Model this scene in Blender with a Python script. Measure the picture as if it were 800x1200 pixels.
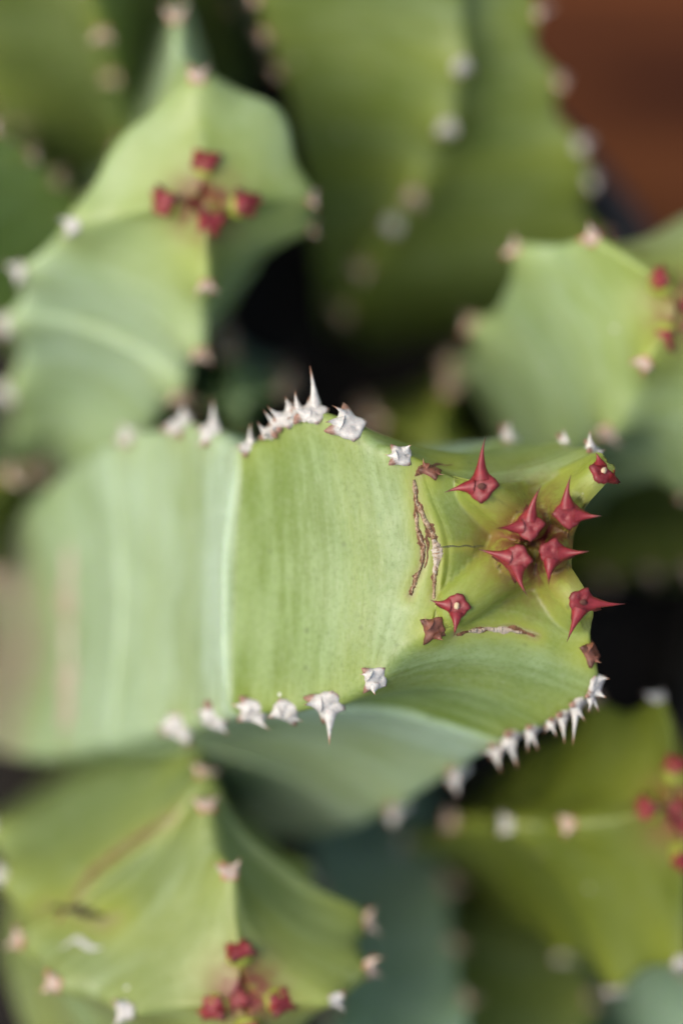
import bpy, math, random
import numpy as np
from mathutils import Vector, Matrix, noise as mnoise
from mathutils.bvhtree import BVHTree

random.seed(7); rng = np.random.default_rng(7)
scene = bpy.context.scene
for o in list(bpy.data.objects): bpy.data.objects.remove(o)

# ------------------------------------------------------------------ camera, world, sun, exposure
D = 0.40                      # lens to the growing tip of the sharp stem (m)
FRAME_H = 0.106               # height of the field at that distance (m)
cam_d = bpy.data.cameras.new('camera'); cam = bpy.data.objects.new('camera', cam_d)
scene.collection.objects.link(cam); scene.camera = cam
cam.location = (0, 0, D); cam.rotation_euler = (0, 0, 0)
cam_d.sensor_fit = 'VERTICAL'; cam_d.sensor_width = 24; cam_d.sensor_height = 36
cam_d.lens = 36 * D / FRAME_H
cam_d.clip_start = 0.01; cam_d.clip_end = 20
cam_d.dof.use_dof = True; cam_d.dof.focus_distance = D + 0.0012
cam_d.dof.aperture_fstop = cam_d.lens / 29.0       # 29 mm entrance pupil
cam_d.dof.aperture_blades = 0

SUN_EL, SUN_AZ = 58, 172       # azimuth measured from +X (picture right) counter-clockwise
world = bpy.data.worlds.new('World'); scene.world = world; world.use_nodes = True
wn = world.node_tree.nodes; wl = world.node_tree.links
bg = wn['Background']; sky = wn.new('ShaderNodeTexSky')
sky.sky_type = 'NISHITA'; sky.sun_disc = False
sky.sun_elevation = math.radians(SUN_EL); sky.sun_rotation = math.radians(90 - SUN_AZ)
sky.air_density = 1.0; sky.dust_density = 5.0; sky.ozone_density = 0.7
wl.new(sky.outputs[0], bg.inputs['Color']); bg.inputs['Strength'].default_value = 0.15
sd = bpy.data.lights.new('sun', 'SUN'); sun = bpy.data.objects.new('sun', sd); scene.collection.objects.link(sun)
sd.energy = 1.05; sd.angle = math.radians(50); sd.color = (1.0, 0.94, 0.84)
sv = Vector((math.cos(math.radians(SUN_AZ)) * math.cos(math.radians(SUN_EL)),
             math.sin(math.radians(SUN_AZ)) * math.cos(math.radians(SUN_EL)), math.sin(math.radians(SUN_EL))))
sun.rotation_euler = sv.to_track_quat('Z', 'Y').to_euler(); sun.location = sv * 0.6
vs = scene.view_settings; vs.view_transform = 'Standard'; vs.look = 'None'; vs.exposure = 0.40; vs.gamma = 1
vs.use_curve_mapping = False

# ------------------------------------------------------------------ helpers
S = FRAME_H / 1200
def at(px, py, d):            # photo pixel + depth below the focus plane in cm -> world point
    k = S * (D + d * 0.01) / D
    return np.array([(px - 400) * k, -(py - 600) * k, -d * 0.01])
def to_px(p):
    k = S * (D - p[2]) / D
    return np.array([p[0] / k + 400, 600 - p[1] / k])
def link(o, parent=None):
    scene.collection.objects.link(o)
    if parent is not None: o.parent = parent
    return o
def mesh_obj(name, verts, faces, mat, parent=None, smooth=True):
    me = bpy.data.meshes.new(name); me.from_pydata([tuple(v) for v in verts], [], faces)
    if smooth: me.polygons.foreach_set('use_smooth', [True] * len(me.polygons))
    me.materials.append(mat); me.update()
    return link(bpy.data.objects.new(name, me), parent)
def smoothstep(a, b, x):
    t = np.clip((x - a) / (b - a), 0, 1); return t * t * (3 - 2 * t)

class NT:
    """tiny node-tree writer"""
    def __init__(s, name):
        s.m = bpy.data.materials.new(name); s.m.use_nodes = True
        s.t = s.m.node_tree; s.b = s.t.nodes['Principled BSDF']
    def n(s, typ, **kw):
        nd = s.t.nodes.new(typ)
        for k, v in kw.items(): setattr(nd, k, v)
        return nd
    def l(s, a, b): s.t.links.new(a, b)
    def noise(s, vec, scale, detail=4, rough=0.55, dist=0.0):
        nd = s.n('ShaderNodeTexNoise'); nd.inputs['Scale'].default_value = scale
        nd.inputs['Detail'].default_value = detail; nd.inputs['Roughness'].default_value = rough
        nd.inputs['Distortion'].default_value = dist
        if vec is not None: s.l(vec, nd.inputs['Vector'])
        return nd.outputs['Fac']
    def ramp(s, fac, a, b, lo=0.0, hi=1.0):
        nd = s.n('ShaderNodeMapRange', interpolation_type='SMOOTHSTEP')
        nd.inputs[1].default_value = a; nd.inputs[2].default_value = b
        nd.inputs[3].default_value = lo; nd.inputs[4].default_value = hi
        s.l(fac, nd.inputs[0]); return nd.outputs[0]
    def mix(s, fac, a, b, blend='MIX'):
        nd = s.n('ShaderNodeMix', data_type='RGBA', blend_type=blend)
        for sock, v in ((nd.inputs[0], fac), (nd.inputs[6], a), (nd.inputs[7], b)):
            if isinstance(v, bpy.types.NodeSocket): s.l(v, sock)
            elif isinstance(v, (int, float)): sock.default_value = v
            else: sock.default_value = (*v, 1)
        return nd.outputs[2]
    def math(s, op, a, b=None):
        nd = s.n('ShaderNodeMath', operation=op)
        for i, v in enumerate((a, b)):
            if v is None: continue
            if isinstance(v, bpy.types.NodeSocket): s.l(v, nd.inputs[i])
            else: nd.inputs[i].default_value = v
        return nd.outputs[0]
    def scale(s, vec, sc):
        nd = s.n('ShaderNodeMapping'); nd.inputs['Scale'].default_value = sc; s.l(vec, nd.inputs['Vector'])
        return nd.outputs[0]
    def bump(s, h, strength, dist):
        nd = s.n('ShaderNodeBump'); nd.inputs['Strength'].default_value = strength
        nd.inputs['Distance'].default_value = dist; s.l(h, nd.inputs['Height']); s.l(nd.outputs[0], s.b.inputs['Normal'])

# ------------------------------------------------------------------ materials
def stem_mat(name, mid, pale, young, rough=0.38):
    k = NT(name)
    uv = k.n('ShaderNodeUVMap', uv_map='UVMap').outputs[0]
    ob = k.n('ShaderNodeTexCoord').outputs['Object']
    at_ = k.n('ShaderNodeAttribute', attribute_name='tint'); sep = k.n('ShaderNodeSeparateColor')
    k.l(at_.outputs['Color'], sep.inputs[0])
    streak = k.noise(k.scale(uv, (5.0, 0.55, 1)), 1.6, 5, 0.6)
    fine = k.noise(k.scale(uv, (16.0, 2.2, 1)), 1.8, 4, 0.6)
    blot = k.noise(ob, 110, 4, 0.55, 0.4)
    mott = k.noise(ob, 650, 5, 0.62)
    f = k.math('ADD', k.math('MULTIPLY', streak, 0.6), k.math('MULTIPLY', blot, 0.4))
    col = k.mix(k.ramp(f, 0.36, 0.66), mid, pale)
    band = k.noise(k.scale(uv, (1.15, 0.12, 1)), 1.5, 3, 0.5)
    col = k.mix(k.ramp(band, 0.42, 0.64, 0, 0.55), col, tuple(0.6 * a + 0.4 * b for a, b in zip(mid, young)))
    dk = tuple(c * 0.72 for c in mid)
    col = k.mix(k.ramp(fine, 0.56, 0.74, 0, 0.45), col, dk)
    col = k.mix(k.ramp(mott, 0.5, 0.72, 0, 0.4), col, tuple(c * 0.8 + 0.02 for c in pale))
    # waxy blue-white bloom plus painted-in sky sheen, rubbed away in streaks
    blm_sheen = k.math('MULTIPLY', at_.outputs['Alpha'], k.math('MULTIPLY', k.ramp(f, 0.3, 0.62, 0.55, 1.0), k.ramp(band, 0.36, 0.66, 1.0, 0.75)))
    col = k.mix(k.math('MULTIPLY', blm_sheen, 0.84), col, (0.46, 0.605, 0.46))
    grain = k.noise(ob, 2300, 3, 0.6)
    col = k.mix(k.ramp(grain, 0.5, 0.75, 0, 0.28), col, tuple(c * 0.75 + 0.12 for c in pale))
    col = k.mix(k.ramp(grain, 0.5, 0.28, 0, 0.35), col, dk)
    yg = k.math('MULTIPLY', sep.outputs[1], k.ramp(blot, 0.2, 0.6, 0.75, 1.0))
    col = k.mix(yg, col, young)
    # dusty grey-brown cork on the old stem base
    cork = k.math('MULTIPLY', sep.outputs[2], k.ramp(blot, 0.32, 0.6))
    col = k.mix(cork, col, k.mix(k.ramp(fine, 0.35, 0.65), (0.16, 0.10, 0.055), (0.36, 0.31, 0.24)))
    # red-brown flush in the crown
    red = k.math('MULTIPLY', sep.outputs[0], k.ramp(mott, 0.35, 0.58, 0.45, 1.0))
    col = k.mix(red, col, (0.17, 0.026, 0.026))
    # scattered small dark pores and pale dust flecks
    vo = k.n('ShaderNodeTexVoronoi'); vo.inputs['Scale'].default_value = 520; k.l(ob, vo.inputs['Vector'])
    sc = k.n('ShaderNodeSeparateColor'); k.l(vo.outputs['Color'], sc.inputs[0])
    dot = k.math('MULTIPLY', k.ramp(vo.outputs['Distance'], 0.05, 0.24, 1, 0), k.ramp(sc.outputs[0], 0.80, 0.84))
    col = k.mix(k.math('MULTIPLY', dot, 0.4), col, (0.06, 0.08, 0.02))
    dot2 = k.math('MULTIPLY', k.ramp(vo.outputs['Distance'], 0.08, 0.16, 1, 0), k.ramp(sc.outputs[1], 0.975, 0.98))
    col = k.mix(dot2, col, (0.65, 0.66, 0.6))
    k.l(col, k.b.inputs['Base Color'])
    k.l(k.ramp(mott, 0.3, 0.7, rough - 0.06, rough + 0.14), k.b.inputs['Roughness'])
    k.b.inputs['Subsurface Weight'].default_value = 0.22
    k.b.inputs['Subsurface Radius'].default_value = (0.0016, 0.0022, 0.0008)
    k.b.inputs['Subsurface Scale'].default_value = 1.0
    k.b.inputs['Specular IOR Level'].default_value = 0.45
    h = k.math('ADD', k.math('MULTIPLY', fine, 0.6), k.math('MULTIPLY', mott, 0.5))
    k.bump(h, 0.35, 0.00025)
    return k.m

def shield_mat(name, body, rim, tip, dust, r0=0.86):
    k = NT(name)
    ob = k.n('ShaderNodeTexCoord').outputs['Object']
    inf = k.n('ShaderNodeObjectInfo').outputs['Random']
    ln = k.n('ShaderNodeVectorMath', operation='LENGTH'); k.l(ob, ln.inputs[0])
    off = k.n('ShaderNodeVectorMath', operation='ADD'); k.l(ob, off.inputs[0])
    cmb = k.n('ShaderNodeCombineXYZ'); k.l(k.math('MULTIPLY', inf, 37.0), cmb.inputs[0]); k.l(cmb.outputs[0], off.inputs[1])
    v = off.outputs[0]
    n1 = k.noise(v, 2.6, 5, 0.65); n2 = k.noise(v, 9, 4, 0.6)
    col = k.mix(k.ramp(n1, 0.3, 0.7), tuple(c * 0.72 for c in body), body)
    col = k.mix(k.ramp(n2, 0.52, 0.75, 0, 0.45), col, tuple(min(1, c * 1.35 + 0.02) for c in body))
    if dust: col = k.mix(k.ramp(k.noise(v, 4.5, 6, 0.7), 0.48, 0.72, 0, 0.5), col, dust)
    d = k.math('ADD', ln.outputs['Value'], k.math('MULTIPLY', n2, 0.35))
    col = k.mix(k.ramp(d, r0, r0 + .26, 0, 0.85), col, rim)
    k.l(col, k.b.inputs['Base Color'])
    k.b.inputs['Roughness'].default_value = 0.5
    k.b.inputs['Subsurface Weight'].default_value = 0.1
    k.b.inputs['Subsurface Radius'].default_value = (0.0008, 0.0003, 0.0002)
    k.bump(k.math('ADD', n1, k.math('MULTIPLY', n2, 0.5)), 0.16, 0.0002)
    # the spine: same stuff, running to the tip colour along local z (0..1)
    q = NT(name + '_spine')
    ob = q.n('ShaderNodeTexCoord').outputs['Object']
    sx = q.n('ShaderNodeSeparateXYZ'); q.l(ob, sx.inputs[0])
    n1 = q.noise(ob, 5, 4, 0.6)
    col = q.mix(q.ramp(n1, 0.3, 0.7), tuple(c * 0.8 for c in body), tuple(min(1, c * 1.12) for c in body))
    col = q.mix(q.ramp(q.math('ADD', sx.outputs[2], q.math('MULTIPLY', n1, 0.3)), 0.75, 1.1), col, tip)
    q.l(col, q.b.inputs['Base Color']); q.b.inputs['Roughness'].default_value = 0.38
    q.b.inputs['Subsurface Weight'].default_value = 0.15
    q.b.inputs['Subsurface Radius'].default_value = (0.0008, 0.0003, 0.0002)
    return k.m, q.m

SH = {
    'red':   shield_mat('red_shield', (0.25, 0.024, 0.028), (0.09, 0.018, 0.012), (0.09, 0.016, 0.012), (0.30, 0.11, 0.10)),
    'white': shield_mat('white_shield', (0.60, 0.585, 0.53), (0.24, 0.10, 0.05), (0.42, 0.22, 0.13), None),
    'tan':   shield_mat('tan_shield', (0.58, 0.46, 0.36), (0.40, 0.12, 0.04), (0.36, 0.13, 0.06), None, 0.66),
    'brown': shield_mat('brown_shield', (0.22, 0.085, 0.05), (0.10, 0.04, 0.02), (0.35, 0.2, 0.12), None),
}
def flat_mat(name, a, b, scale, rough=0.7, bump=0.3, bd=0.001):
    k = NT(name); ob = k.n('ShaderNodeTexCoord').outputs['Object']
    n = k.noise(ob, scale, 6, 0.65); n2 = k.noise(ob, scale * 4.3, 4, 0.6)
    col = k.mix(k.ramp(k.math('ADD', k.math('MULTIPLY', n, 0.6), k.math('MULTIPLY', n2, 0.4)), 0.35, 0.65), a, b)
    k.l(col, k.b.inputs['Base Color']); k.b.inputs['Roughness'].default_value = rough
    k.bump(n2, bump, bd); return k.m
M_CORK = flat_mat('corky_scar', (0.20, 0.10, 0.045), (0.55, 0.44, 0.30), 900, 0.8, 0.5, 0.0003)
M_CORKD = flat_mat('corky_scar_dark', (0.07, 0.030, 0.012), (0.26, 0.13, 0.06), 900, 0.85, 0.5, 0.0003)
M_CORKP = flat_mat('corky_scar_pale', (0.36, 0.27, 0.19), (0.52, 0.47, 0.38), 300, 0.85, 0.5, 0.0003)
M_EYE = flat_mat('scar_eye_pale', (0.62, 0.45, 0.24), (0.75, 0.62, 0.40), 900, 0.7)
M_EYED = flat_mat('scar_eye_dark', (0.06, 0.02, 0.015), (0.16, 0.05, 0.03), 900, 0.7)
M_CREASE = flat_mat('crease_skin', (0.085, 0.09, 0.03), (0.14, 0.15, 0.06), 900, 0.7)
M_WOUND = flat_mat('wound', (0.018, 0.014, 0.006), (0.05, 0.035, 0.015), 700, 0.9)
M_EYEP = flat_mat('pale_dust', (0.45, 0.46, 0.42), (0.6, 0.6, 0.56), 700, 0.9)
M_SOIL = flat_mat('soil', (0.006, 0.005, 0.0045), (0.02, 0.015, 0.012), 120, 0.95, 0.8, 0.003)
M_POT = flat_mat('pot_plastic', (0.02, 0.02, 0.02), (0.035, 0.033, 0.03), 60, 0.55, 0.1)

# ------------------------------------------------------------------ shared unit meshes (shield plates, spines)
def make_plate(seed):
    r = random.Random(seed); nR, nA = 7, 36; v = [(0, 0, 0.15)]; f = []
    wob = [r.uniform(-0.05, 0.05) for _ in range(6)]
    for i in range(1, nR + 1):
        q = i / nR
        for a in range(nA):
            t = 2 * math.pi * a / nA
            c, s = abs(math.cos(t)), abs(math.sin(t))
            p = 1.0
            R = (c ** p + s ** p) ** (-1 / p)                 # slightly bulged square on its corner
            # the two corners that carry spines are drawn out
            for t0 in (0.0, math.pi / 2):
                dd = (t - t0 + math.pi) % (2 * math.pi) - math.pi
                R += 0.26 * math.exp(-(dd / 0.26) ** 2)
            for t0 in (math.pi, -math.pi / 2):
                dd = (t - t0 + math.pi) % (2 * math.pi) - math.pi
                R -= 0.08 * math.exp(-(dd / 0.35) ** 2)
            R *= 1 + sum(w * math.sin((j + 2) * t + 5 * j) for j, w in enumerate(wob)) * 0.7
            x, y = q * R * math.cos(t), q * R * math.sin(t)
            z = 0.15 * (1 - q ** 2.2)
            for t0 in (0.0, math.pi / 2):                      # raised root under each spine
                z += 0.12 * math.exp(-((x - 0.5 * math.cos(t0)) ** 2 + (y - 0.5 * math.sin(t0)) ** 2) / 0.10) * (1 - q ** 3)
            z -= 0.12 * math.exp(-((x + 0.25) ** 2 + (y + 0.25) ** 2) / 0.02)   # small pit
            v.append((x, y, z if i < nR else -0.05))
    base = 1 + nR * nA
    for a in range(nA):                                        # skirt that goes into the stem
        x, y, z = v[1 + (nR - 1) * nA + a]; v.append((x * 0.92, y * 0.92, -0.30))
    for a in range(nA):
        b = (a + 1) % nA; f.append((0, 1 + a, 1 + b))
        for i in range(nR):
            p, q_ = 1 + i * nA, 1 + (i + 1) * nA
            f.append((p + a, q_ + a, q_ + b, p + b))
    me = bpy.data.meshes.new('spine_shield'); me.from_pydata(v, [], f)
    me.polygons.foreach_set('use_smooth', [True] * len(me.polygons)); me.materials.append(SH['red'][0]); return me
def make_spine(seed):
    r = random.Random(seed); nA, nR = 10, 9; v = []; f = []
    bx, by = r.uniform(-0.5, 0.5), r.uniform(-0.5, 0.5)
    for i in range(nR + 1):
        t = i / nR; z = -0.12 + 1.12 * t
        rad = 0.30 * (1 - t) ** 2.6 + 0.16 * (1 - t) ** 0.9 + 0.010
        cx, cy = bx * t * t, by * t * t
        for a in range(nA):
            w = 2 * math.pi * a / nA; e = 1 + 0.08 * math.sin(3 * w + i)
            v.append((cx + rad * e * math.cos(w), cy + rad * e * math.sin(w), z))
    v.append((bx, by, 1.03)); tip = len(v) - 1
    for i in range(nR):
        for a in range(nA):
            b = (a + 1) % nA; f.append((i * nA + a, i * nA + b, (i + 1) * nA + b, (i + 1) * nA + a))
    for a in range(nA): f.append((nR * nA + a, nR * nA + (a + 1) % nA, tip))
    me = bpy.data.meshes.new('spine'); me.from_pydata(v, [], f)
    me.polygons.foreach_set('use_smooth', [True] * len(me.polygons)); me.materials.append(SH['red'][1]); return me
PLATES = {}; SPINES = {}
for kind, (pm, sm) in SH.items():
    PLATES[kind] = []; SPINES[kind] = []
    for i in range(4):
        m = make_plate(i * 7 + 1); m.materials[0] = pm; PLATES[kind].append(m)
        m = make_spine(i * 11 + 3); m.materials[0] = sm; SPINES[kind].append(m)

# ------------------------------------------------------------------ the stem builder
def hermite(P, rows, kinks=()):
    """monotone-ish cubic through stations P (n,4,3) sampled at parameter list rows"""
    n = len(P); T = np.zeros_like(P)
    T[1:-1] = (P[2:] - P[:-2]) / 2; T[0] = P[1] - P[0]; T[-1] = P[-1] - P[-2]
    for i in range(1, n - 1):                                   # damp overshoot where spacing changes
        a = np.linalg.norm(P[i] - P[i - 1], axis=-1); b = np.linalg.norm(P[i + 1] - P[i], axis=-1)
        m = np.linalg.norm(T[i], axis=-1) + 1e-9
        T[i] *= np.minimum(1, 1.25 * np.minimum(a, b) / m)[:, None]
    T0, T1 = T.copy(), T.copy()                                  # tangent leaving / arriving
    for i in kinks: T1[i] = P[i] - P[i - 1]; T0[i] = P[i + 1] - P[i]
    out = []
    for u in rows:
        i = min(int(u), n - 2); t = u - i
        out.append((2*t**3-3*t**2+1) * P[i] + (t**3-2*t**2+t) * T0[i] + (-2*t**3+3*t**2) * P[i+1] + (t**3-t**2) * T1[i+1])
    return np.array(out)

class Stem:
    def __init__(s, stations, sag, label, mats, group='angular succulent stems crowded together', rings=(), nface=16, nrow=10,
                 cork=0.0, push=0.0, crown=0.0036, round_it=3, seed=0, tipred=0.9, young_len=0.006, kinks=(), bloom=None, tilt=0.0, dsag=None, name='succulent_stem'):
        """stations: base -> tip, each four rib points (px, py, depth cm); sag per station; rings: (u, amplitude m)"""
        s.n = nface; s.seed = seed; rr = random.Random(seed)
        m_ = len(stations) - 1
        stations = [[(x, y, d + push * min(1, i_ / 2)) for x, y, d in st] for i_, st in enumerate(stations)]
        P = np.array([[at(*q) for q in st] for st in stations]); ns = len(P); s.ns = ns
        rows = list(np.linspace(0, ns - 1, (ns - 1) * nrow + 1))
        for u, a in rings: rows += [u - .06, u - .03, u - .015, u, u + .015, u + .03, u + .06]
        rows = np.array(sorted(set(np.round(rows, 4)))); s.rows = rows
        R = hermite(P, rows, kinks)                                     # (rows, 4, 3)
        SG = np.array([x if isinstance(x, (list, tuple)) else [x] * 4 for x in sag], float)
        s.tilt = tilt; s.bloom = bloom; s.stubs = []; s.cracks = []
        C = R.mean(axis=1)
        Tn = np.gradient(C, axis=0); Tn /= np.linalg.norm(Tn, axis=1)[:, None] + 1e-12
        N = 4 * nface; V = np.zeros((len(rows), N, 3)); tt = np.arange(nface) / nface
        for k in range(4):
            A, B = R[:, k], R[:, (k + 1) % 4]
            mid = (A + B) / 2
            sg = np.interp(rows, np.arange(ns), SG[:, k])
            prof = np.sin(math.pi * tt) ** 1.3
            base = A[:, None] * (1 - tt)[None, :, None] + B[:, None] * tt[None, :, None]
            if dsag is not None:
                dz = np.interp(rows, np.arange(ns), np.array(dsag)[:, k]) * 0.01
                base = base - (dz[:, None] * (prof ** .8)[None])[:, :, None] * np.array([0, 0, 1.0])
            V[:, k * nface:(k + 1) * nface] = base + (sg[:, None] * prof[None])[:, :, None] * (C - mid)[:, None]
        for _ in range(round_it):                                # blunt the crests
            V = V * 0.5 + 0.25 * (np.roll(V, 1, axis=1) + np.roll(V, -1, axis=1))
        out = V - C[:, None]; out -= (out * Tn[:, None]).sum(-1)[..., None] * Tn[:, None]
        out /= np.linalg.norm(out, axis=-1)[..., None] + 1e-9
        facew = np.tile(np.sin(math.pi * tt) ** 0.7, 4)
        for u, a in rings:                                       # growth-season shoulders
            g = \
                np.exp(-np.maximum(0, u - rows) / 0.55) * (1 - smoothstep(u - .05, u + .03, rows))
            V += out * (a * g)[:, None, None] * (0.35 + 0.65 * facew)[None, :, None]
        # slow unevenness of a grown surface
        nz = np.array([[mnoise.noise(Vector(V[i, j]) * 130 + Vector((seed * 3.1, 0, 0))) for j in range(N)] for i in range(len(rows))])
        V += out * (nz * 0.00035)[..., None]
        s.V = V; s.out = out; s.Tn = Tn; s.C = C
        s.podium = np.zeros(V.shape[:2]); s.base = at(*np.mean(np.array(stations[0]), axis=0))
        s.tip = P[-1].mean(axis=0); s.crown = crown; s.tipred = tipred; s.cork = cork; s.young_len = young_len
        s.root = link(bpy.data.objects.new(name, None)); s.root.location = s.base
        s.root.empty_display_size = 0.01
        s.root['label'] = label; s.root['category'] = 'succulent'; s.root['group'] = group
        s.mat = mats; s.sh = []; s.rr = rr; s.facew = facew
    def crest(s, rib, u):
        j = rib * s.n
        i = np.searchsorted(s.rows, u); i = int(np.clip(i, 1, len(s.rows) - 1))
        a, b = s.rows[i - 1], s.rows[i]; t = float(np.clip((u - a) / (b - a), 0, 1))
        L = lambda X: X[i - 1] * (1 - t) + X[i] * t
        p, o = L(s.V[:, j]), L(s.out[:, j])
        al = -(s.V[i, j] - s.V[i - 1, j]); al /= np.linalg.norm(al) + 1e-12   # towards the base
        o = o - al * (o @ al); o /= np.linalg.norm(o) + 1e-12
        return p, o, al
    def find(s, rib, px, py):
        """rib parameter whose crest lies under this pixel, seen from the camera"""
        us = np.linspace(0, s.ns - 1.02, 400)
        d = [np.linalg.norm(to_px(s.crest(rib, u)[0]) - (px, py)) for u in us]
        return float(us[int(np.argmin(d))])
    def shield(s, rib, u=None, px=None, kind='white', size=13, ends=None, h=0.0006, sig=0.0022, slen=1.0, up=0.0, eye=None, pos=None):
        if u is None: u = s.find(rib, *px)
        s.sh.append(dict(rib=rib, u=u, kind=kind, size=size * S, ends=ends, h=h, sig=sig, slen=slen, up=up, eye=eye, px=px))
    def tuber(s, p0, p1, r0, r1, kind='red', size=17, ends=None, eye=None, slen=.8, n=None, plate=True, cap=False):
        """young tubercle growing out of the crown from p0 to p1 (px, py, depth), with its shield on the end"""
        s.stubs.append((p0, p1, r0, r1, dict(kind=kind, size=size * S, ends=ends, eye=eye, slen=slen, px=p1[:2], n=n, rib=0, u=0, cap=cap), plate))
    def make_stub(s, p0, p1, r0, r1, q, plate):
        a, b = Vector(at(*p0)), Vector(at(*p1)); ax = (b - a); L = ax.length; ax.normalize()
        tipdir = Vector(s.Tn[-3])
        n = Vector(q['n']).normalized() if q['n'] else (ax + tipdir * 0.35 + Vector((0, 0, .35))).normalized()
        if q['cap']:
            h = s.bvh.ray_cast(Vector((b.x, b.y, .05)), Vector((0, 0, -1)))
            q['P'] = h[0] if h[0] is not None else b
            q['N'] = n; q['A'] = (ax - n * ax.dot(n)); s.place(q); return
        e1 = ax.orthogonal().normalized(); e2 = ax.cross(e1); nA, nR = 20, 12; v = []; f = []; col = []
        for i in range(nR + 1):
            t = i / nR; r = (r0 + (r1 - r0) * t) * S
            if t > .72: r *= math.sqrt(max(0.0, 1 - ((t - .72) / .30) ** 2))
            c = a + (b - a) * t + n * (0.12 * L * math.sin(math.pi * t * .6) - 0.03 * L)
            for j in range(nA):
                w = 6.283185 * j / nA
                p = c + (e1 * math.cos(w) + e2 * math.sin(w)) * r * (1 + .06 * mnoise.noise(Vector((math.cos(w) * 2, math.sin(w) * 2, t * 3 + s.seed + a.x * 1e4))))
                v.append(p - Vector(s.base)); dd = (p - Vector(s.tip)).length * 1.5
                col += [s.tipred * math.exp(-(dd / (s.crown * .8)) ** 2) * .9, .9, 0, .1]
        for i in range(nR):
            for j in range(nA): f.append((i * nA + j, i * nA + (j + 1) % nA, (i + 1) * nA + (j + 1) % nA, (i + 1) * nA + j))
        o = mesh_obj('tubercle', v, f, s.mat, s.root)
        ca = o.data.color_attributes.new('tint', 'FLOAT_COLOR', 'POINT'); ca.data.foreach_set('color', col)
        uv = o.data.uv_layers.new(name='UVMap'); uv.data.foreach_set('uv', [c for l in o.data.loops for c in ((l.vertex_index // nA) * .05, (l.vertex_index % nA) * .03)])
        if plate:
            q['P'] = b + n * (0.055 * L); q['N'] = n; q['A'] = (ax - n * ax.dot(n)); s.place(q)
    def finish(s):
        V = s.V
        for q in s.sh:                                           # tubercles under the shields
            p, o, al = s.crest(q['rib'], q['u'])
            d2 = ((V - p) ** 2).sum(-1); g = np.exp(-d2 / q['sig'] ** 2)
            q['push'] = o * q['h']
            V = V + g[..., None] * q['push']
            s.podium = np.maximum(s.podium, np.exp(-d2 / (q['sig'] * 1.15) ** 2) * (0.9 if q['kind'] in ('red', 'brown') else 0.35))
        V = V.copy(); s.capw = np.zeros(V.shape[:2])
        for p0, p1, r0, r1, q, plate in s.stubs:                  # young tubercles swell out of the crown itself
            if not q['cap']: continue
            a, b = at(*p0), at(*p1); r_a, r_b = r0 * S, r1 * S
            sel = s.rows > s.ns - 4.6
            X = V[sel]; ab = (b - a)[:2]; t = np.clip(((X[..., :2] - a[:2]) @ ab) / (ab @ ab), 0, 1)
            d = np.linalg.norm(X[..., :2] - (a[:2] + t[..., None] * ab), axis=-1); r = r_a + (r_b - r_a) * t
            zt = a[2] + (b[2] - a[2]) * np.sin(t * math.pi / 2) ** .8
            hz = zt - r + np.where(d < r, np.sqrt(np.maximum(r * r - d * d, 0)), -2.2 * (d - r))
            z0 = X[..., 2]; k = .0003
            X[..., 2] = np.maximum(z0, hz) + np.maximum(k - np.abs(z0 - hz), 0) ** 2 / (4 * k)
            V[sel] = X
            if r0 >= 20: s.capw[sel] = np.maximum(s.capw[sel], np.clip((hz - z0) / .0005 + .3, 0, 1) * smoothstep(0, .35, t))
            s.podium[sel] = np.maximum(s.podium[sel], np.clip((hz - z0) / .0006 + .45, 0, 1) * 1.0)
        stain = np.zeros(V.shape[:2]); corkc = np.zeros(V.shape[:2])
        for poly, wd in s.cracks:                                 # sunken, discoloured skin along the corky cracks
            kk = S * (D - V[..., 2]) / D; PX = np.stack([V[..., 0] / kk + 400, 600 - V[..., 1] / kk], -1)
            best = np.full(V.shape[:2], 1e9)
            for a, b in zip(poly[:-1], poly[1:]):
                a, b = np.array(a, float), np.array(b, float); t = np.clip(((PX - a) @ (b - a)) / ((b - a) @ (b - a)), 0, 1)
                best = np.minimum(best, np.linalg.norm(PX - a - t[..., None] * (b - a), axis=-1))
            best[s.out[..., 2] < -.2] = 1e9
            V -= (np.exp(-(best / wd) ** 2) * .00022)[..., None] * s.out
            stain = np.maximum(stain, np.exp(-(best / (wd * 3.2)) ** 2) * .75); corkc = np.maximum(corkc, np.exp(-(best / (wd * 1.2)) ** 2) * .8)
        s.podium = np.maximum(s.podium, stain)
        s.V = V
        nr, N = V.shape[:2]
        dt = np.linalg.norm((V - s.tip) * np.array([1, 1, .35]), axis=-1)
        red = np.clip(1.35 * s.tipred * np.exp(-(dt / s.crown) ** 2), 0, 1) * (1 - .85 * s.capw)
        yg = np.clip(s.podium + 0.55 * np.exp(-(dt / s.young_len) ** 2), 0, 1)
        ck = np.repeat((1 - smoothstep(s.cork * 0.55, s.cork + 1e-6, s.rows))[:, None], N, 1) if s.cork > 0 else np.zeros((nr, N))
        ck = np.maximum(ck, corkc)
        verts = (V - s.base).reshape(-1, 3); faces = []
        for i in range(nr - 1):
            for j in range(N):
                k = (j + 1) % N; faces.append((i * N + j, i * N + k, (i + 1) * N + k, (i + 1) * N + j))
        verts = np.vstack([verts, [s.tip - s.base]]); ti = len(verts) - 1
        for j in range(N): faces.append(((nr - 1) * N + j, (nr - 1) * N + (j + 1) % N, ti))
        body = mesh_obj('body', verts, faces, s.mat, s.root); me = body.data
        col = np.zeros((len(verts), 4))
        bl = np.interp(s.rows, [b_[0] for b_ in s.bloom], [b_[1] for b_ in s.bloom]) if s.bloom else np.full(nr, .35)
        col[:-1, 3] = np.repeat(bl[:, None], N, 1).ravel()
        col[:-1, 0] = red.ravel(); col[-1, 0] = s.tipred; col[:-1, 1] = yg.ravel(); col[:-1, 2] = ck.ravel(); col[-1, 1] = 1
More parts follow.
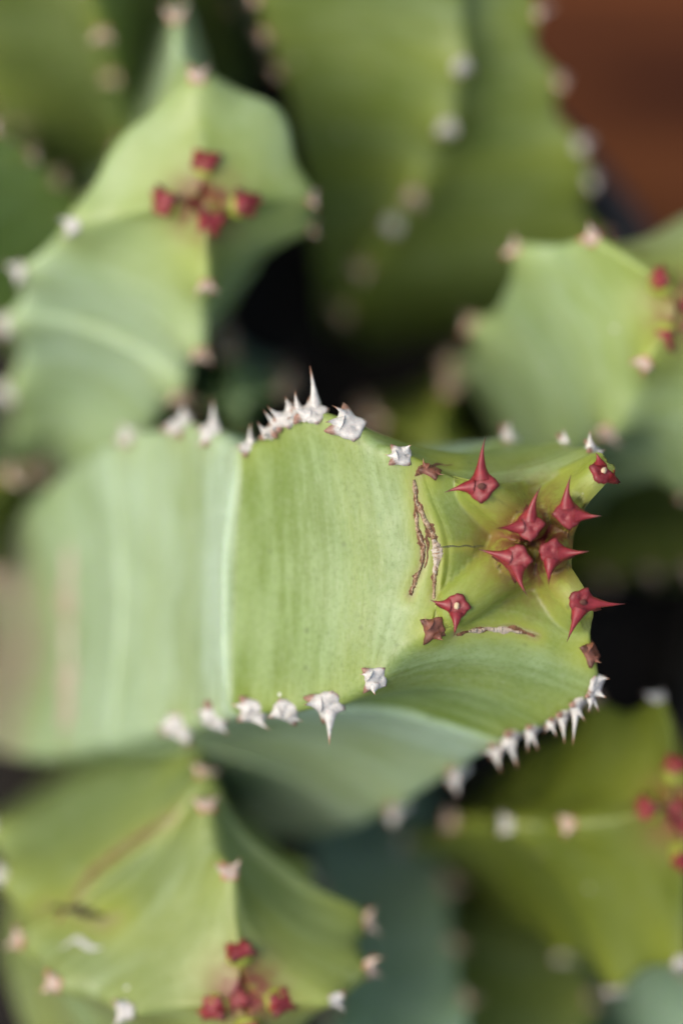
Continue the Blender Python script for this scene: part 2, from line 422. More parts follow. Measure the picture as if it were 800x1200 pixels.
        ca = me.color_attributes.new('tint', 'FLOAT_COLOR', 'POINT'); ca.data.foreach_set('color', col.ravel())
        L = np.concatenate([[0], np.cumsum(np.linalg.norm(np.diff(s.C, axis=0), axis=1))]) * 100
        W = np.linalg.norm(V[:, 0] - V[:, s.n], axis=1) * 100
        uvl = me.uv_layers.new(name='UVMap'); uvs = np.zeros((len(me.loops), 2))
        vi = np.zeros(len(me.loops), int); me.loops.foreach_get('vertex_index', vi)
        ii = np.minimum(vi // N, nr - 1); jj = vi % N
        # around-coordinate runs out and back within each face so that it closes without a seam
        w = 0.5 - np.abs((jj % s.n) / s.n - 0.5)
        uvs[:, 0] = L[ii] + s.seed * 3.3; uvs[:, 1] = w * 3.0 + (jj // s.n) * 7.7 * 0 + s.seed
        uvl.data.foreach_set('uv', uvs.ravel())
        s.body = body
        s.bvh = BVHTree.FromPolygons([tuple(v + s.base) for v in verts], faces)
        for q in s.sh: s.place(q)
        for st in s.stubs: s.make_stub(*st)
        return s
    def place(s, q):
        rr = s.rr
        if 'P' in q:
            p, n, a = q['P'], q['N'], q['A']
            a = a.normalized() if a.length > 1e-5 else n.orthogonal().normalized()
            c = n.cross(a).normalized()
        else:
            p, o, al = s.crest(q['rib'], q['u'])
            n = Vector(o); a = Vector(al); c = n.cross(a).normalized(); p = Vector(p)
            hit = s.bvh.find_nearest(p)
            if hit[0] is not None: p = hit[0]
            n = (n + a * -0.05 + c * rr.uniform(-.12, .12) + Vector((0, 0, s.tilt))).normalized()
        size = q['size']
        if q['ends']:
            c0 = np.array(q['px']); dirs = []; lens = []
            for e in q['ends']:
                ex, ey, ez = e
                v = Vector(((ex - c0[0]) * S, -(ey - c0[1]) * S, ez * 0.01)); lens.append(v.length); dirs.append(v.normalized())
        else:
            dirs, lens = [], []
            for sgn in (1, -1):
                v = n * rr.uniform(.55, .95) + a * rr.uniform(.15, .55) + c * sgn * rr.uniform(.6, .9)
                dirs.append(v.normalized()); lens.append(size * 2.1 * q['slen'] * rr.uniform(.75, 1.2))
        m = sum((d - n * d.dot(n) for d in dirs), Vector()); m = m - n * m.dot(n)
        if m.length < 1e-4: m = a
        y = m.normalized(); x = y.cross(n).normalized()
        s1 = dirs[0] - n * dirs[0].dot(n)
        if s1.dot(x) < 0 and len(dirs) > 1: dirs.reverse(); lens.reverse()
        X = (x + y).normalized(); Y = (y - x).normalized()
        W = Matrix((X, Y, n)).transposed().to_4x4() @ Matrix.Scale(size, 4); W.translation = p + n * size * 0.02
        kind = q['kind']
        o_ = bpy.data.objects.new('spine_shield', PLATES[kind][rr.randrange(4)]); link(o_, s.root)
        o_.matrix_basis = Matrix.Translation(-Vector(s.base)) @ W
        Wi = W.inverted()
        for d, ln in zip(dirs, lens):
            if ln < size * 0.4: continue
            dp = d - n * d.dot(n)
            st = p + (dp.normalized() * size * 0.55 if dp.length > 1e-4 else Vector()) + n * size * 0.05
            ln2 = max(ln - size * 0.5, size * 0.5)
            th = size * 0.98
            M = d.to_track_quat('Z', 'Y').to_matrix().to_4x4(); M = M @ Matrix.Rotation(rr.uniform(0, 6.28), 4, 'Z')
            M = M @ Matrix.Diagonal((th, th, ln2, 1)); M.translation = st
            sp = bpy.data.objects.new('spine', SPINES[kind][rr.randrange(4)]); link(sp, o_)
            sp.matrix_basis = Wi @ M
        if q['eye']:
            em = M_EYE if q['eye'] == 'pale' else M_EYED
            v = []; nA = 9
            for i, (r_, z_) in enumerate(((0, .36), (.13, .37), (.17, .2))):
                for a_ in range(nA):
                    t = 6.283 * a_ / nA; e = 1 + rr.uniform(-.25, .25)
                    v.append((r_ * e * math.cos(t) - .12, r_ * 1.2 * e * math.sin(t) - .12, z_))
            f = [(i * nA + a_, i * nA + (a_ + 1) % nA, (i + 1) * nA + (a_ + 1) % nA, (i + 1) * nA + a_) for i in range(2) for a_ in range(nA)]
            mesh_obj('leaf_scar', v, f, em, o_)
    def ribbon(s, pts, w, mat, name='corky_scar', lift=0.00006, seed=1):
        """irregular raised corky ridge that follows the skin under a line of photo pixels"""
        r = random.Random(seed); P = []
        pts = np.array(pts, float); seg = np.linalg.norm(np.diff(pts, axis=0), axis=1); L = np.concatenate([[0], np.cumsum(seg)])
        for t in np.arange(0, L[-1], 1.8):
            px = np.interp(t, L, pts[:, 0]) + 1.6 * mnoise.noise(Vector((t * .11, seed, 0))); py = np.interp(t, L, pts[:, 1]) + 1.6 * mnoise.noise(Vector((t * .11, seed, 9)))
            far = at(px, py, 8); org = Vector((0, 0, D)); dr = (Vector(far) - org).normalized()
            h = s.bvh.ray_cast(org, dr)
            if h[0] is None: continue
            P.append((h[0], h[1], t / L[-1]))
        v = []; f = []
        for i, (p, n, t) in enumerate(P):
            q = P[min(i + 1, len(P) - 1)][0] - P[max(i - 1, 0)][0]
            if n.z < 0: n = -n
            sd_ = q.cross(n).normalized()
            ww = w * S * (0.25 + 0.75 * math.sin(math.pi * min(1, max(0, t))) ** 0.5) * (0.2 + 1.5 * max(0, mnoise.noise(Vector((t * L[-1] * .06, seed * 5.3, 0))) + .42)) * r.uniform(.85, 1.12)
            hh = lift * r.uniform(.5, 1.6)
            for a_, z_ in ((-1, -.3), (-.55, .8), (0.1, 1.15), (.6, .6), (1, -.3)):
                v.append(tuple(p + sd_ * a_ * ww + n * hh * z_ - Vector(s.base)))
        for i in range(len(P) - 1):
            for j in range(4): f.append((i * 5 + j, i * 5 + j + 1, i * 5 + j + 6, i * 5 + j + 5))
        return mesh_obj(name, v, f, mat, s.root, smooth=False)

def generic(base, tip, r0, r1, rot=45, twist=0, bend=(0, 0, 0), n=7):
    """stations of a plain four-ribbed stem: base/tip as (px,py,depth), half-diagonals in px"""
    b, t = at(*base), at(*tip); bd = np.array(bend) * 0.01; out = []
    ax = (t - b); ax /= np.linalg.norm(ax)
    ref = np.array([1.0, 0, 0]); e1 = ref - ax * (ref @ ax); e1 /= np.linalg.norm(e1); e2 = np.cross(ax, e1)
    sh = [1.0, 1.06, 1.0, 0.93, 0.95, 0.9, 0.72, 0.36, 0.06]
    us = [0, .16, .34, .52, .68, .82, .93, .985, .985]
    for u, q in zip(us, sh):
        c = b + (t - b) * u + bd * math.sin(math.pi * u); r = (r0 + (r1 - r0) * u) * S * q
        st = []
        for k in range(4):
            a = math.radians(rot + twist * u + 90 * k)
            p = c + (e1 * math.cos(a) + e2 * math.sin(a)) * r
            pp = to_px(p); st.append((pp[0], pp[1], -p[2] * 100))
        out.append(st)
    return out
GSAG = [.3, .3, .32, .34, .36, .4, .5, .5, .2]
def auto_shields(st, u0, u1, step, kinds=('tan', 'tan', 'white'), size=14, ribs=(0, 1, 2, 3), slen=0.8):
    for r in ribs:
        u = u0 + st.rr.uniform(0, step)
        while u < u1:
            st.shield(r, u=u, kind=st.rr.choice(kinds), size=size * st.rr.uniform(.85, 1.15), slen=slen, h=0.0007, sig=0.0024)
            u += step * st.rr.uniform(.85, 1.15)
def crown(st, c, d, outer, inner=24, size=17, stub=17, rot=45, slen=.45):
    """tubercles round a growing point: outer ones where the photograph shows them, four small ones in the middle"""
    for px, py in outer:
        v = np.array((px, py)) - c; st.tuber((c[0] + v[0] * .25, c[1] + v[1] * .25, d + .35), (px, py, d - .08), stub, stub, size=size, slen=slen)
    for k in range(4):
        a = math.radians(rot + 90 * k + st.rr.uniform(-25, 25)); inner_ = inner * st.rr.uniform(.55, .85)
        st.tuber((c[0], c[1], d + .4), (c[0] + inner_ * math.cos(a), c[1] + inner_ * math.sin(a), d + st.rr.uniform(-.05, .1)), stub * .5, stub * .6, size=size * st.rr.uniform(.5, .8), slen=slen)

# ------------------------------------------------------------------ stem colours
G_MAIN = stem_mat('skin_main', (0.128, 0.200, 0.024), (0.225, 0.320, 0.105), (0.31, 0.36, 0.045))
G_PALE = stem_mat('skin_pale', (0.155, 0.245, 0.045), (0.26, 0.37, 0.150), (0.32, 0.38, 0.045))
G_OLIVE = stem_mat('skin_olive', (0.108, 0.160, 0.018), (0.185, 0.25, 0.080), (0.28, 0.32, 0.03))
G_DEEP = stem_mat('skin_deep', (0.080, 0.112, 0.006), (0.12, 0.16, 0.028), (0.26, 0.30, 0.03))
G_TEAL = stem_mat('skin_teal', (0.12, 0.25, 0.14), (0.20, 0.36, 0.26), (0.20, 0.28, 0.05))

# ------------------------------------------------------------------ setting: table, pot, soil
def setting():
    POT_C = at(190, 640, 8.5); PR = 0.0695; SOIL_Z = -0.085; TABLE_Z = -0.155
    wood = NT('table_wood'); ob = wood.n('ShaderNodeTexCoord').outputs['Object']
    g = wood.noise(wood.scale(ob, (10, 55, 10)), 1, 6, 0.6, 0.8)
    wood.l(wood.mix(wood.ramp(g, 0.3, 0.7), (0.055, 0.014, 0.004), (0.20, 0.062, 0.016)), wood.b.inputs['Base Color'])
    wood.b.inputs['Roughness'].default_value = 0.8; wood.b.inputs['Specular IOR Level'].default_value = 0.2; wood.bump(g, 0.2, 0.001)
    tb = link(bpy.data.objects.new('wooden_table', None)); tb['kind'] = 'structure'; tb['label'] = 'red-brown wooden boards under the pot'
    tb.location = (0, 0, TABLE_Z); pm = None
    for i in range(10):
        y = -0.55 + i * 0.122
        x0, x1, y0, y1, z0, z1 = -.7, .7, -.0595, .0595, -.02, 0
        if pm is None:
            v = [(x0, y0, z0), (x1, y0, z0), (x1, y1, z0), (x0, y1, z0), (x0, y0, z1 - .002), (x1, y0, z1 - .002), (x1, y1, z1 - .002), (x0, y1, z1 - .002),
                 (x0, y0 + .002, z1), (x1, y0 + .002, z1), (x1, y1 - .002, z1), (x0, y1 - .002, z1)]
            f = [(3, 2, 1, 0), (0, 1, 5, 4), (1, 2, 6, 5), (2, 3, 7, 6), (3, 0, 4, 7), (4, 5, 9, 8), (5, 6, 10, 9), (6, 7, 11, 10), (7, 4, 8, 11), (8, 9, 10, 11)]
            p = mesh_obj('plank', v, f, wood.m, tb, False); pm = p.data
        else: p = link(bpy.data.objects.new('plank', pm), tb)
        p.location = (0.003 * (i % 3), y, 0)
    pot = link(bpy.data.objects.new('plant_pot', None)); pot['label'] = 'round dark nursery pot holding the succulent clump'; pot['category'] = 'pot'
    pot.location = (POT_C[0], POT_C[1], TABLE_Z)
    def lathe(name, prof, n=72):
        v = [(r * math.cos(6.283185 * a / n), r * math.sin(6.283185 * a / n), z) for r, z in prof for a in range(n)]
        f = [(i * n + a, i * n + (a + 1) % n, (i + 1) * n + (a + 1) % n, (i + 1) * n + a) for i in range(len(prof) - 1) for a in range(n)]
        return mesh_obj(name, v, f, M_POT, pot)
    hgt = SOIL_Z - TABLE_Z + 0.008
    lathe('wall', [(0.0, 0.0), (PR * .8, 0.0), (PR * .82, .002), (PR - .001, hgt - .008), (PR - .003, hgt - .008), (PR * .8, .004), (0, .004)])
    lathe('rim', [(PR - .002, hgt - .010), (PR + .0025, hgt - .010), (PR + .003, hgt - .001), (PR + .002, hgt), (PR - .002, hgt), (PR - .002, hgt - .010)])
    n = 60; v = []; f = []
    for i in range(n + 1):
        r = PR * .975 * i / n
        for a in range(96):
            t = 6.283185 * a / 96; x, y = r * math.cos(t), r * math.sin(t)
            z = mnoise.fractal(Vector((x, y, 0)) * 110, 1.0, 2.0, 5) * .0028
            v.append((x + POT_C[0], y + POT_C[1], SOIL_Z + z))
    for i in range(n):
        for a in range(96): f.append((i * 96 + a, (i + 1) * 96 + a, (i + 1) * 96 + (a + 1) % 96, i * 96 + (a + 1) % 96))
    so = mesh_obj('soil', v, f, M_SOIL); so['kind'] = 'structure'; so['label'] = 'dark crumbly potting soil between the stems'
setting()

# ------------------------------------------------------------------ A: the sharp central stem (ribs: UL, LL, LR, UR)
UL, LL, LR, UR = 0, 1, 2, 3
A = Stem([
    [(-60, 640, 9.0), (-50, 830, 9.0), (190, 900, 9.0), (180, 600, 9.0)],
    [(-15, 640, 6.4), (-15, 880, 6.4), (270, 970, 7.2), (260, 580, 7.2)],
    [(45, 570, 4.8), (50, 890, 4.8), (360, 990, 5.6), (350, 550, 5.8)],
    [(130, 516, 3.4), (130, 870, 3.4), (445, 966, 4.0), (440, 530, 4.5)],
    [(214, 496, 2.3), (210, 854, 2.3), (530, 915, 2.8), (525, 522, 3.3)],
    [(284, 524, 1.15), (270, 836, 1.25), (596, 868, 1.5), (602, 516, 2.1)],
    [(372, 486, .50), (385, 828, .50), (646, 843, 1.0), (662, 519, 1.35)],
    [(440, 522, .22), (440, 793, .22), (692, 806, .62), (694, 526, .75)],
    [(495, 549, .12), (507, 735, .12), (690, 765, .45), (712, 540, .45)],
    [(552, 566, .26), (530, 716, .20), (694, 716, .34), (722, 547, .32)],
    [(594, 606, .46), (588, 664, .40), (660, 666, .52), (676, 594, .52)],
    [(616, 630, .62), (614, 642, .62), (630, 644, .62), (634, 630, .62)],
    ], [.25, .25, .2, (.10, .16, .16, .16), (.03, .14, .14, .14), (-.04, .17, .17, .17), (.10, .16, .16, .16), (.2, .22, .22, .22), (.30, .36, .40, .40), (.40, .5, .55, .6), (.5, .5, .5, .5), .2],
    'pale green four-angled stem in sharp focus with red spined crown and brown corky cracks', G_MAIN,
    rings=((5.0, .0011), (7.86, .0006), (3.0, .0007)), nface=30, nrow=20, cork=1.9, crown=0.0054, round_it=3, seed=1, young_len=.0085,
    kinks=(5,), bloom=((0, .3), (2.2, .5), (3, .7), (4.4, .75), (4.7, 1.0), (4.96, 1.0), (5.03, .0), (5.5, .02), (6.2, .12), (7.3, .22), (7.75, .03), (8.1, .05), (11, 0)), tilt=.45,  # paler below the growth ring: wax, plus sky sheen painted on the tilted segment
    dsag=[(0, 0, 0, 0)] * 8 + [(.04, .06, .2, .2), (.20, .34, .50, .50), (.30, .40, .46, .50), (.05, .05, .05, .05)])
# crown tubercles, inner then outer, with their own spine ends
K = dict(cap=True)
A.tuber((622, 634, .30), (619, 616, -.10), 14, 16, size=22, ends=[(622, 570, .14), (580, 617, .10)], n=(-.15, .35, 1), **K)
A.tuber((618, 644, .30), (604, 656, -.08), 14, 18, size=23, ends=[(564, 648, .10), (604, 696, .10)], n=(-.35, -.25, 1), **K)
A.tuber((634, 643, .30), (648, 649, -.08), 14, 17, size=22, ends=[(689, 651, .10), (641, 686, .10)], n=(.3, -.3, 1), **K)
A.tuber((656, 618, .25), (666, 602, -.10), 17, 18, size=22, ends=[(661, 560, .10), (703, 605, .08)], n=(.3, .25, 1), **K)
A.tuber((606, 608, .12), (563, 569, -.09), 22, 25, size=24, ends=[(557, 515, .06), (523, 567, .04)], n=(-.45, .35, 1), eye='dark', **K)
A.tuber((588, 668, .14), (534, 711, -.02), 30, 25, size=20, ends=[(505, 709, .05), (532, 745, .05)], n=(-.35, -.3, 1), eye='pale', **K)
A.tuber((652, 668, .18), (682, 707, -.04), 23, 23, size=22, ends=[(730, 713, .06), (666, 750, .06)], n=(.45, -.3, 1), eye='dark', **K)
A.tuber((676, 590, .16), (706, 553, -.02), 24, 20, size=20, ends=[(706, 530, .02), (725, 568, -.05)], n=(.6, .55, .75), eye='pale', **K)
for rib, px, sz in ((UL, (503, 552), 15), (LL, (506, 735), 18), (LR, (682, 766), 17)):
    A.shield(rib, px=px, kind='brown', size=sz, ends=[(px[0] - 8, px[1] - 6, .03), (px[0] + 5, px[1] + 9, .03)], h=.0006, sig=.002)
W = [
    (UL, (467, 543), 15, [(449, 547, .05), (474, 528, .08)]),
    (UL, (411, 500), 21, [(385, 489, .08), (406, 477, .16)]),
    (UL, (372, 484), 18, [(371, 431, .12), (352, 478, .14)]),
    (UL, (343, 489), 17, [(318, 472, .12), (334, 462, .10)]),
    (UL, (318, 496), 16, [(296, 484, .10), (300, 500, .15)]),
    (UL, (292, 520), 12, [(286, 496, .10), (278, 520, .10)]),
    (UL, (248, 512), 16, [(248, 474, .12), (232, 525, .1)]),
    (UL, (212, 494), 18, [(206, 470, .12), (196, 505, .1)]),
    (UL, (150, 506), 15, [(140, 490, .1), (138, 512, .1)]),
    (LL, (440, 792), 16, [(438, 812, .10), (426, 783, .02)]),
    (LL, (386, 826), 21, [(356, 828, .10), (385, 870, .12)]),
    (LL, (336, 832), 18, [(322, 838, .05), (346, 848, .05)]),
    (LL, (300, 843), 19, [(281, 838, .12), (306, 866, .12)]),
    (LL, (252, 834), 19, [(234, 826, .12), (262, 852, .1)]),
    (LL, (212, 850), 21, [(190, 850, .12), (220, 874, .12)]),
    (LR, (696, 800), 14, [(712, 794, .08), (710, 815, .06)]),
    (LR, (676, 822), 15, [(690, 842, .10), (672, 872, .12)]),
    (LR, (646, 842), 12, [(652, 862, .1), (640, 860, .1)]),
    (LR, (606, 866), 20, [(618, 906, .12), (580, 880, .1)]),
    (LR, (540, 905), 20, [(545, 935, .1), (520, 915, .1)]),
    (LR, (470, 955), 20, [(470, 985, .1), (450, 965, .1)]),
    (LR, (690, 810), 12, [(706, 826, .06), (694, 832, .1)]),
    (LR, (660, 834), 14, [(664, 872, .1), (650, 852, .08)]),
    (LR, (626, 854), 15, [(640, 880, .1), (612, 880, .1)]),
    (LR, (588, 874), 17, [(590, 908, .12), (566, 886, .1)]),
    (UL, (357, 486), 14, [(346, 462, .1), (340, 482, .14)]),
    (UL, (330, 493), 13, [(310, 478, .1), (316, 496, .12)]),
    (UR, (694, 528), 13, [(690, 505, .10), (702, 520, .05)]),
    (UR, (662, 519), 13, [(666, 501, .1), (650, 520, .05)]),
    (UR, (598, 514), 18, [(594, 484, .12), (580, 520, .05)]),
]
for rib, px, sz, ends in W:
    A.shield(rib, px=px, kind='white', size=sz * 1.14, ends=ends, h=.0006, sig=.0022)
CR1 = [(485, 562), (488, 590), (496, 605), (508, 630), (513, 648), (509, 672), (508, 702)]
CR2 = [(486, 592), (489, 620), (496, 640), (495, 662), (486, 680), (480, 699)]
CR3 = [(534, 744), (560, 737), (580, 738), (600, 736), (628, 746)]
A.cracks = [(CR1, 5), (CR2, 4), (CR3, 4), ([(486, 558), (496, 548), (514, 544), (530, 545)], 5), ([(514, 641), (568, 640)], 2)]
A.finish()
A.ribbon(CR1, 6.4, M_CORKD, seed=2, lift=.00008)
A.ribbon(CR1, 4.6, M_CORK, seed=3, lift=.00022)
A.ribbon([(507, 628), (513, 648), (509, 674)], 5.5, M_CORKP, seed=31, lift=.00024)
A.ribbon([(486, 592), (489, 620), (496, 640), (495, 662), (486, 680), (480, 699)], 5.2, M_CORKD, seed=7, lift=.00008)
A.ribbon([(487, 600), (489, 620), (496, 640), (494, 662), (486, 680), (481, 697)], 3.4, M_CORK, seed=5, lift=.0002)
A.ribbon([(492, 600), (500, 625), (501, 652), (497, 668)], 1.8, M_CORKD, seed=8)
A.ribbon([(82, 640), (78, 700), (80, 780), (76, 875)], 20, M_CORKP, seed=12)
A.ribbon([(514, 641), (535, 640), (568, 640)], 1.1, M_CREASE, name='crease', lift=.00003, seed=6)
A.ribbon([(534, 744), (560, 737), (580, 738), (600, 736), (628, 746)], 5.0, M_CORKD, seed=4, lift=.00008)
A.ribbon([(548, 740), (570, 737), (590, 738), (612, 741)], 4.4, M_CORKP, seed=14, lift=.0002)
A.ribbon([(486, 558), (496, 548), (514, 544), (530, 545)], 4.0, M_CORKD, seed=9)

# ------------------------------------------------------------------ B: stem behind, seen down its tip (ribs: top, left, bottom, right)
B = Stem([
    [(110, 60, 9), (-10, 540, 9), (80, 600, 9), (210, 340, 9)],
    [(150, 40, 7), (4, 550, 5.6), (95, 610, 5.8), (220, 380, 7)],
    [(195, 0, 5), (10, 450, 4.2), (172, 520, 4.0), (262, 375, 5.2)],
    [(212, -20, 3.4), (14, 372, 3.2), (212, 452, 3.0), (300, 315, 4.0)],
    [(205, 36, 2.4), (32, 310, 2.5), (235, 400, 2.2), (354, 268, 2.6)],
    [(228, 106, 1.7), (100, 266, 1.9), (240, 322, 1.6), (345, 236, 1.9)],
    [(240, 190, 1.4), (192, 240, 1.4), (240, 282, 1.4), (290, 240, 1.4)],
    [(241, 230, 1.5), (232, 240, 1.5), (241, 250, 1.5), (250, 240, 1.5)],
    ], [.25, (.4, .2, .2, .1), (.5, .15, .15, .0), (.55, .12, .16, .0), (.58, .14, .26, .05), (-.45, .26, .34, -.72), .5, .2],
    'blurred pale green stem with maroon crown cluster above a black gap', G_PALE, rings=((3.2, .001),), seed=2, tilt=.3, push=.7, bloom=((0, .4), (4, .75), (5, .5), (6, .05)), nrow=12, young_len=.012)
crown(B, (241, 243), 2.2, [(240, 190), (192, 238), (288, 240), (246, 262)], 24, 21)
for rib, px, kd, sz in ((0, (228, 106), 'tan', 15), (0, (205, 36), 'tan', 15), (0, (200, 5), 'tan', 14), (1, (100, 266), 'white', 14), (1, (32, 310), 'white', 15),
                        (1, (14, 370), 'white', 17), (1, (12, 450), 'white', 18), (1, (8, 540), 'white', 18), (2, (240, 322), 'tan', 12), (2, (236, 400), 'tan', 14),
                        (2, (212, 450), 'tan', 15), (3, (344, 236), 'tan', 13), (3, (355, 266), 'tan', 14)):
    B.shield(rib, px=px, kind=kd, size=sz, slen=.7, h=.0021, sig=.0030)
B.finish()

# ------------------------------------------------------------------ C: lower stem (ribs: top, left, bottom, right)
C_ = Stem([
    [(110, 850, 9), (-30, 980, 9), (20, 1080, 9), (190, 960, 9)],
    [(160, 845, 5.6), (-8, 960, 4.2), (0, 1130, 5.6), (290, 950, 5.4)],
    [(225, 880, 3.2), (12, 1025, 2.9), (50, 1270, 4.2), (350, 1020, 3.2)],
    [(236, 930, 2.1), (36, 1106, 2.1), (160, 1330, 3), (422, 1082, 2.1)],
    [(242, 964, 1.6), (76, 1150, 1.6), (280, 1340, 2), (420, 1136, 1.5)],
    [(266, 1032, 1.15), (157, 1178, 1.2), (300, 1270, 1.3), (380, 1162, 1.1)],
    [(280, 1114, .95), (254, 1176, .95), (292, 1214, .95), (328, 1172, .95)],
    [(287, 1150, 1.05), (278, 1162, 1.05), (288, 1174, 1.05), (297, 1162, 1.05)],
    ], [.2, .15, .12, .14, .16, .24, .5, .2],
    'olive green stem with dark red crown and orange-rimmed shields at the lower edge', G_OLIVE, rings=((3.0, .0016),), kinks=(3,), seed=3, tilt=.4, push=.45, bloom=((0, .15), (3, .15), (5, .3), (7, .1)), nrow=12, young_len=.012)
crown(C_, (288, 1164), 1.5, [(280, 1113), (250, 1180), (329, 1173), (292, 1210)], 18, 20)
for rib, px, kd, sz in ((0, (266, 1032), 'tan', 15), (0, (241, 962), 'tan', 15), (0, (236, 925), 'tan', 15), (0, (225, 885), 'tan', 14), (1, (157, 1178), 'white', 16), (1, (76, 1150), 'tan', 16),
                        (1, (36, 1106), 'tan', 15), (1, (24, 1028), 'white', 15), (1, (10, 975), 'white', 17), (3, (380, 1162), 'white', 13), (3, (420, 1136), 'tan', 16),
                        (3, (422, 1084), 'tan', 15), (3, (352, 1024), 'white', 13)):
    C_.shield(rib, px=px, kind=kd, size=sz, slen=.75, h=.0021, sig=.0030)
C_.cracks = [([(66, 1082), (110, 1020), (150, 990), (205, 955)], 5), ([(60, 1064), (85, 1066), (110, 1072), (125, 1074)], 12)]
C_.finish()
C_.ribbon([(66, 1082), (110, 1020), (150, 990), (205, 955)], 5, M_CORKD, seed=21)
C_.ribbon([(60, 1064), (85, 1066), (110, 1072), (125, 1074)], 11, M_WOUND, name='wound_scar', seed=25)
C_.ribbon([(72, 1110), (90, 1100), (108, 1112), (120, 1110)], 5, M_EYEP, name='dust_patch', seed=23)

# ------------------------------------------------------------------ D: right-hand stem (ribs: U, Lo, R, UR)
Dd = Stem([
    [(530, 440, 9), (590, 570, 9), (700, 640, 9), (690, 430, 9)],
    [(535, 430, 6), (600, 570, 6), (700, 600, 6), (700, 380, 6)],
    [(560, 385, 4.4), (662, 535, 3.9), (770, 570, 3.9), (770, 280, 5)],
    [(612, 296, 3.0), (720, 492, 2.7), (865, 560, 2.7), (850, 230, 3.6)],
    [(700, 290, 2.3), (762, 418, 2.0), (890, 470, 2.2), (900, 270, 2.6)],
    [(768, 326, 1.9), (775, 398, 1.9), (850, 410, 2), (850, 320, 2)],
    [(795, 357, 2), (795, 369, 2), (810, 373, 2), (812, 358, 2)],
    ], [.2, .2, .15, .16, .22, .5, .2],
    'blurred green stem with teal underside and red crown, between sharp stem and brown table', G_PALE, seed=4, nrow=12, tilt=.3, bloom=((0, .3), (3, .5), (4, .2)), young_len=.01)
crown(Dd, (803, 363), 2.0, [(772, 328), (778, 396), (850, 400), (845, 325)], 20, 17)
for rib, px, kd, sz in ((0, (700, 290), 'tan', 15), (0, (612, 296), 'tan', 15), (0, (563, 385), 'tan', 15), (0, (537, 425), 'tan', 15), (1, (762, 416), 'tan', 14), (1, (720, 492), 'tan', 16),
                        (1, (662, 540), 'white', 15), (2, (840, 590), 'tan', 15), (2, (800, 625), 'tan', 15)):
    Dd.shield(rib, px=px, kind=kd, size=sz, slen=.6, h=.0021, sig=.0030)
Dd.finish()

# ------------------------------------------------------------------ E: tall dim stem beside the table (ribs: left, middle, right, back)
E = Stem([
    [(380, 400, 9), (430, 430, 9), (670, 390, 9), (560, 320, 9)],
    [(365, 350, 7.2), (410, 352, 6.4), (708, 330, 6.7), (560, 280, 8)],
    [(350, 250, 6.2), (480, 230, 5.1), (688, 225, 5.4), (520, 150, 7)],
    [(325, 100, 5.0), (522, 140, 4.3), (650, 110, 4.7), (450, 0, 6)],
    [(292, -20, 4.0), (540, 0, 3.6), (622, 0, 4.0), (400, -120, 5)],
    [(330, -160, 2.9), (530, -120, 2.6), (600, -150, 2.8), (430, -240, 3)],
    [(430, -190, 2.3), (480, -175, 2.3), (500, -190, 2.3), (460, -220, 2.3)],
    [(460, -198, 2.3), (466, -194, 2.3), (470, -198, 2.3), (466, -204, 2.3)],
    ], [.2, .2, .15, .16, .16, .25, .4, .2],
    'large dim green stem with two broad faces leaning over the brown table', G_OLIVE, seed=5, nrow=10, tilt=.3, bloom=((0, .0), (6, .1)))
for rib, pts in ((1, ((530, 70), (521, 140), (482, 215), (480, 262), (440, 312), (408, 356))), (2, ((625, 10), (645, 92), (664, 170), (684, 206), (700, 280)))):
    for px in pts: E.shield(rib, px=px, kind=E.rr.choice(('tan', 'white')), size=15, slen=.6, h=.0021, sig=.003)
auto_shields(E, 3.0, 5.6, .4, ribs=(0, 3))
E.finish()

# ------------------------------------------------------------------ G: lower right stem (ribs: N, W, S, E)
Gs = Stem([
    [(540, 940, 9), (480, 1000, 9), (560, 1080, 9), (640, 1010, 9)],
    [(580, 900, 6.5), (488, 985, 5.6), (610, 1090, 6), (720, 1000, 7)],
    [(620, 870, 4.9), (545, 964, 4.4), (660, 1110, 4.9), (800, 1010, 5.5)],
    [(690, 832, 3.6), (610, 970, 3.4), (720, 1150, 3.7), (880, 1030, 4)],
    [(772, 828, 2.6), (680, 968, 2.7), (790, 1120, 2.9), (920, 960, 2.8)],
    [(785, 888, 2.2), (752, 950, 2.2), (800, 1020, 2.3), (860, 955, 2.2)],
    [(795, 945, 2.3), (788, 953, 2.3), (797, 963, 2.3), (806, 954, 2.3)],
    ], [.2, .2, .2, .2, .26, .5, .2],
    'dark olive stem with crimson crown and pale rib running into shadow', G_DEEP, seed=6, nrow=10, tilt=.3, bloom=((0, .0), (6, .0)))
crown(Gs, (802, 955), 2.3, [(757, 948), (790, 898), (800, 1010), (850, 955)], 20, 18)
for rib, pts in ((1, ((680, 968), (610, 970), (545, 963), (490, 984))), (0, ((774, 828), (700, 832))), (2, ((790, 1110), (720, 1150), (660, 1108)))):
    for px in pts: Gs.shield(rib, px=px, kind=Gs.rr.choice(('tan', 'white')), size=14, slen=.6, h=.0021, sig=.003)
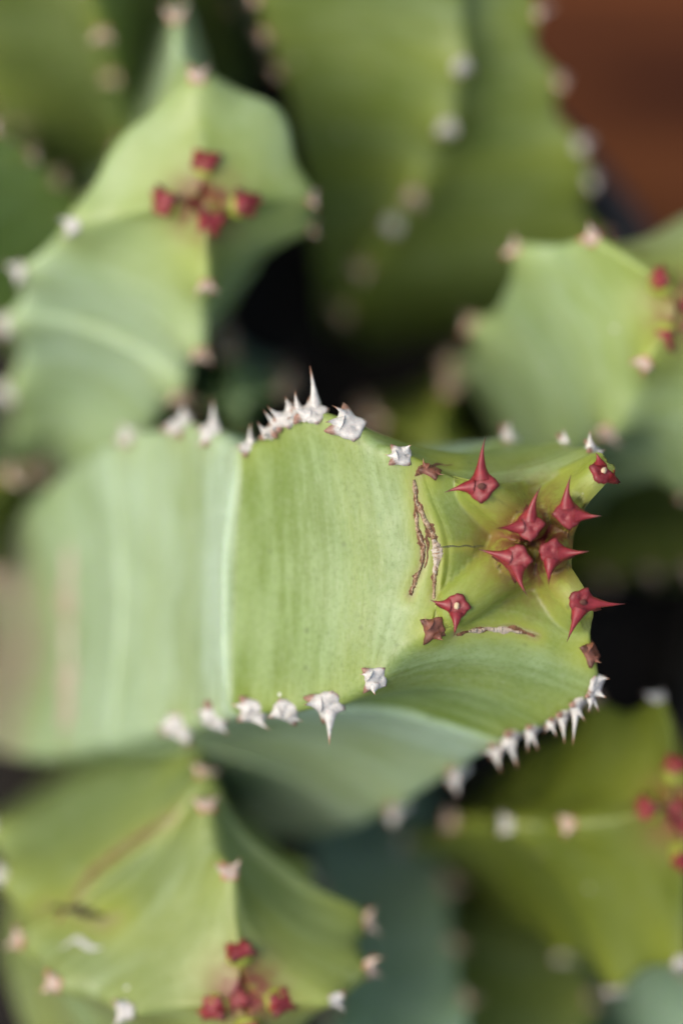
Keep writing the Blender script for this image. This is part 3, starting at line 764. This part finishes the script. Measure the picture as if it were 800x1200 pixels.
Gs.finish()

# ------------------------------------------------------------------ background stems
BG = [  # base, tip, half-diagonals, rotation, colour, label
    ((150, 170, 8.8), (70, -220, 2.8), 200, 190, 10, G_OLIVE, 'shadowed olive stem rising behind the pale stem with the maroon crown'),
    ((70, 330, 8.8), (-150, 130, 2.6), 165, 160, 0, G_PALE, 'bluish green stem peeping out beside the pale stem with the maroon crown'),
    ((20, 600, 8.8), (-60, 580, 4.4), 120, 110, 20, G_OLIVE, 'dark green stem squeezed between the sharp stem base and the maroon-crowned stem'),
    ((260, 440, 9), (280, 470, 4.6), 90, 75, 10, G_TEAL, 'small teal stem low in the gap behind the sharp stem'),
    ((300, 20, 9), (320, -140, 4.4), 110, 100, 25, G_TEAL, 'bluish stem low between the olive stem and the broad dim stem'),
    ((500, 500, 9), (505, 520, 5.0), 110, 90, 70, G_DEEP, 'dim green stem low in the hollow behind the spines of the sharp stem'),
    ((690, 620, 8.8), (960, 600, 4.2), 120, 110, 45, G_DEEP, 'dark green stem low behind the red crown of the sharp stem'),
    ((430, 970, 8.8), (490, 1400, 2.9), 135, 140, 45, G_TEAL, 'teal stem low beside the olive stem with orange-rimmed shields'),
    ((590, 1080, 8.8), (620, 1470, 3.0), 150, 160, 40, G_OLIVE, 'dim olive stem below the dark stem with the crimson crown'),
    ((690, 1120, 8.8), (980, 1250, 3.2), 140, 130, 45, G_TEAL, 'bluish stem under the dark stem with the crimson crown'),
]
for i, (b, t, r0, r1, rot, mat, lab) in enumerate(BG):
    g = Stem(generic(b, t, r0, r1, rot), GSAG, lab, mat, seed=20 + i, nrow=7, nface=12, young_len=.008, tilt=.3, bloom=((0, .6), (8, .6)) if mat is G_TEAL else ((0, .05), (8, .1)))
    auto_shields(g, 1.4, 6.3, .95, size=13, kinds=('tan',))
    tp = to_px(g.tip); dt = -g.tip[2] * 100
    if 'low in the gap' not in lab and 'hollow' not in lab: crown(g, (tp[0], tp[1]), dt + .1, [], 16, 14)
    else: g.tipred = 0
    g.finish()
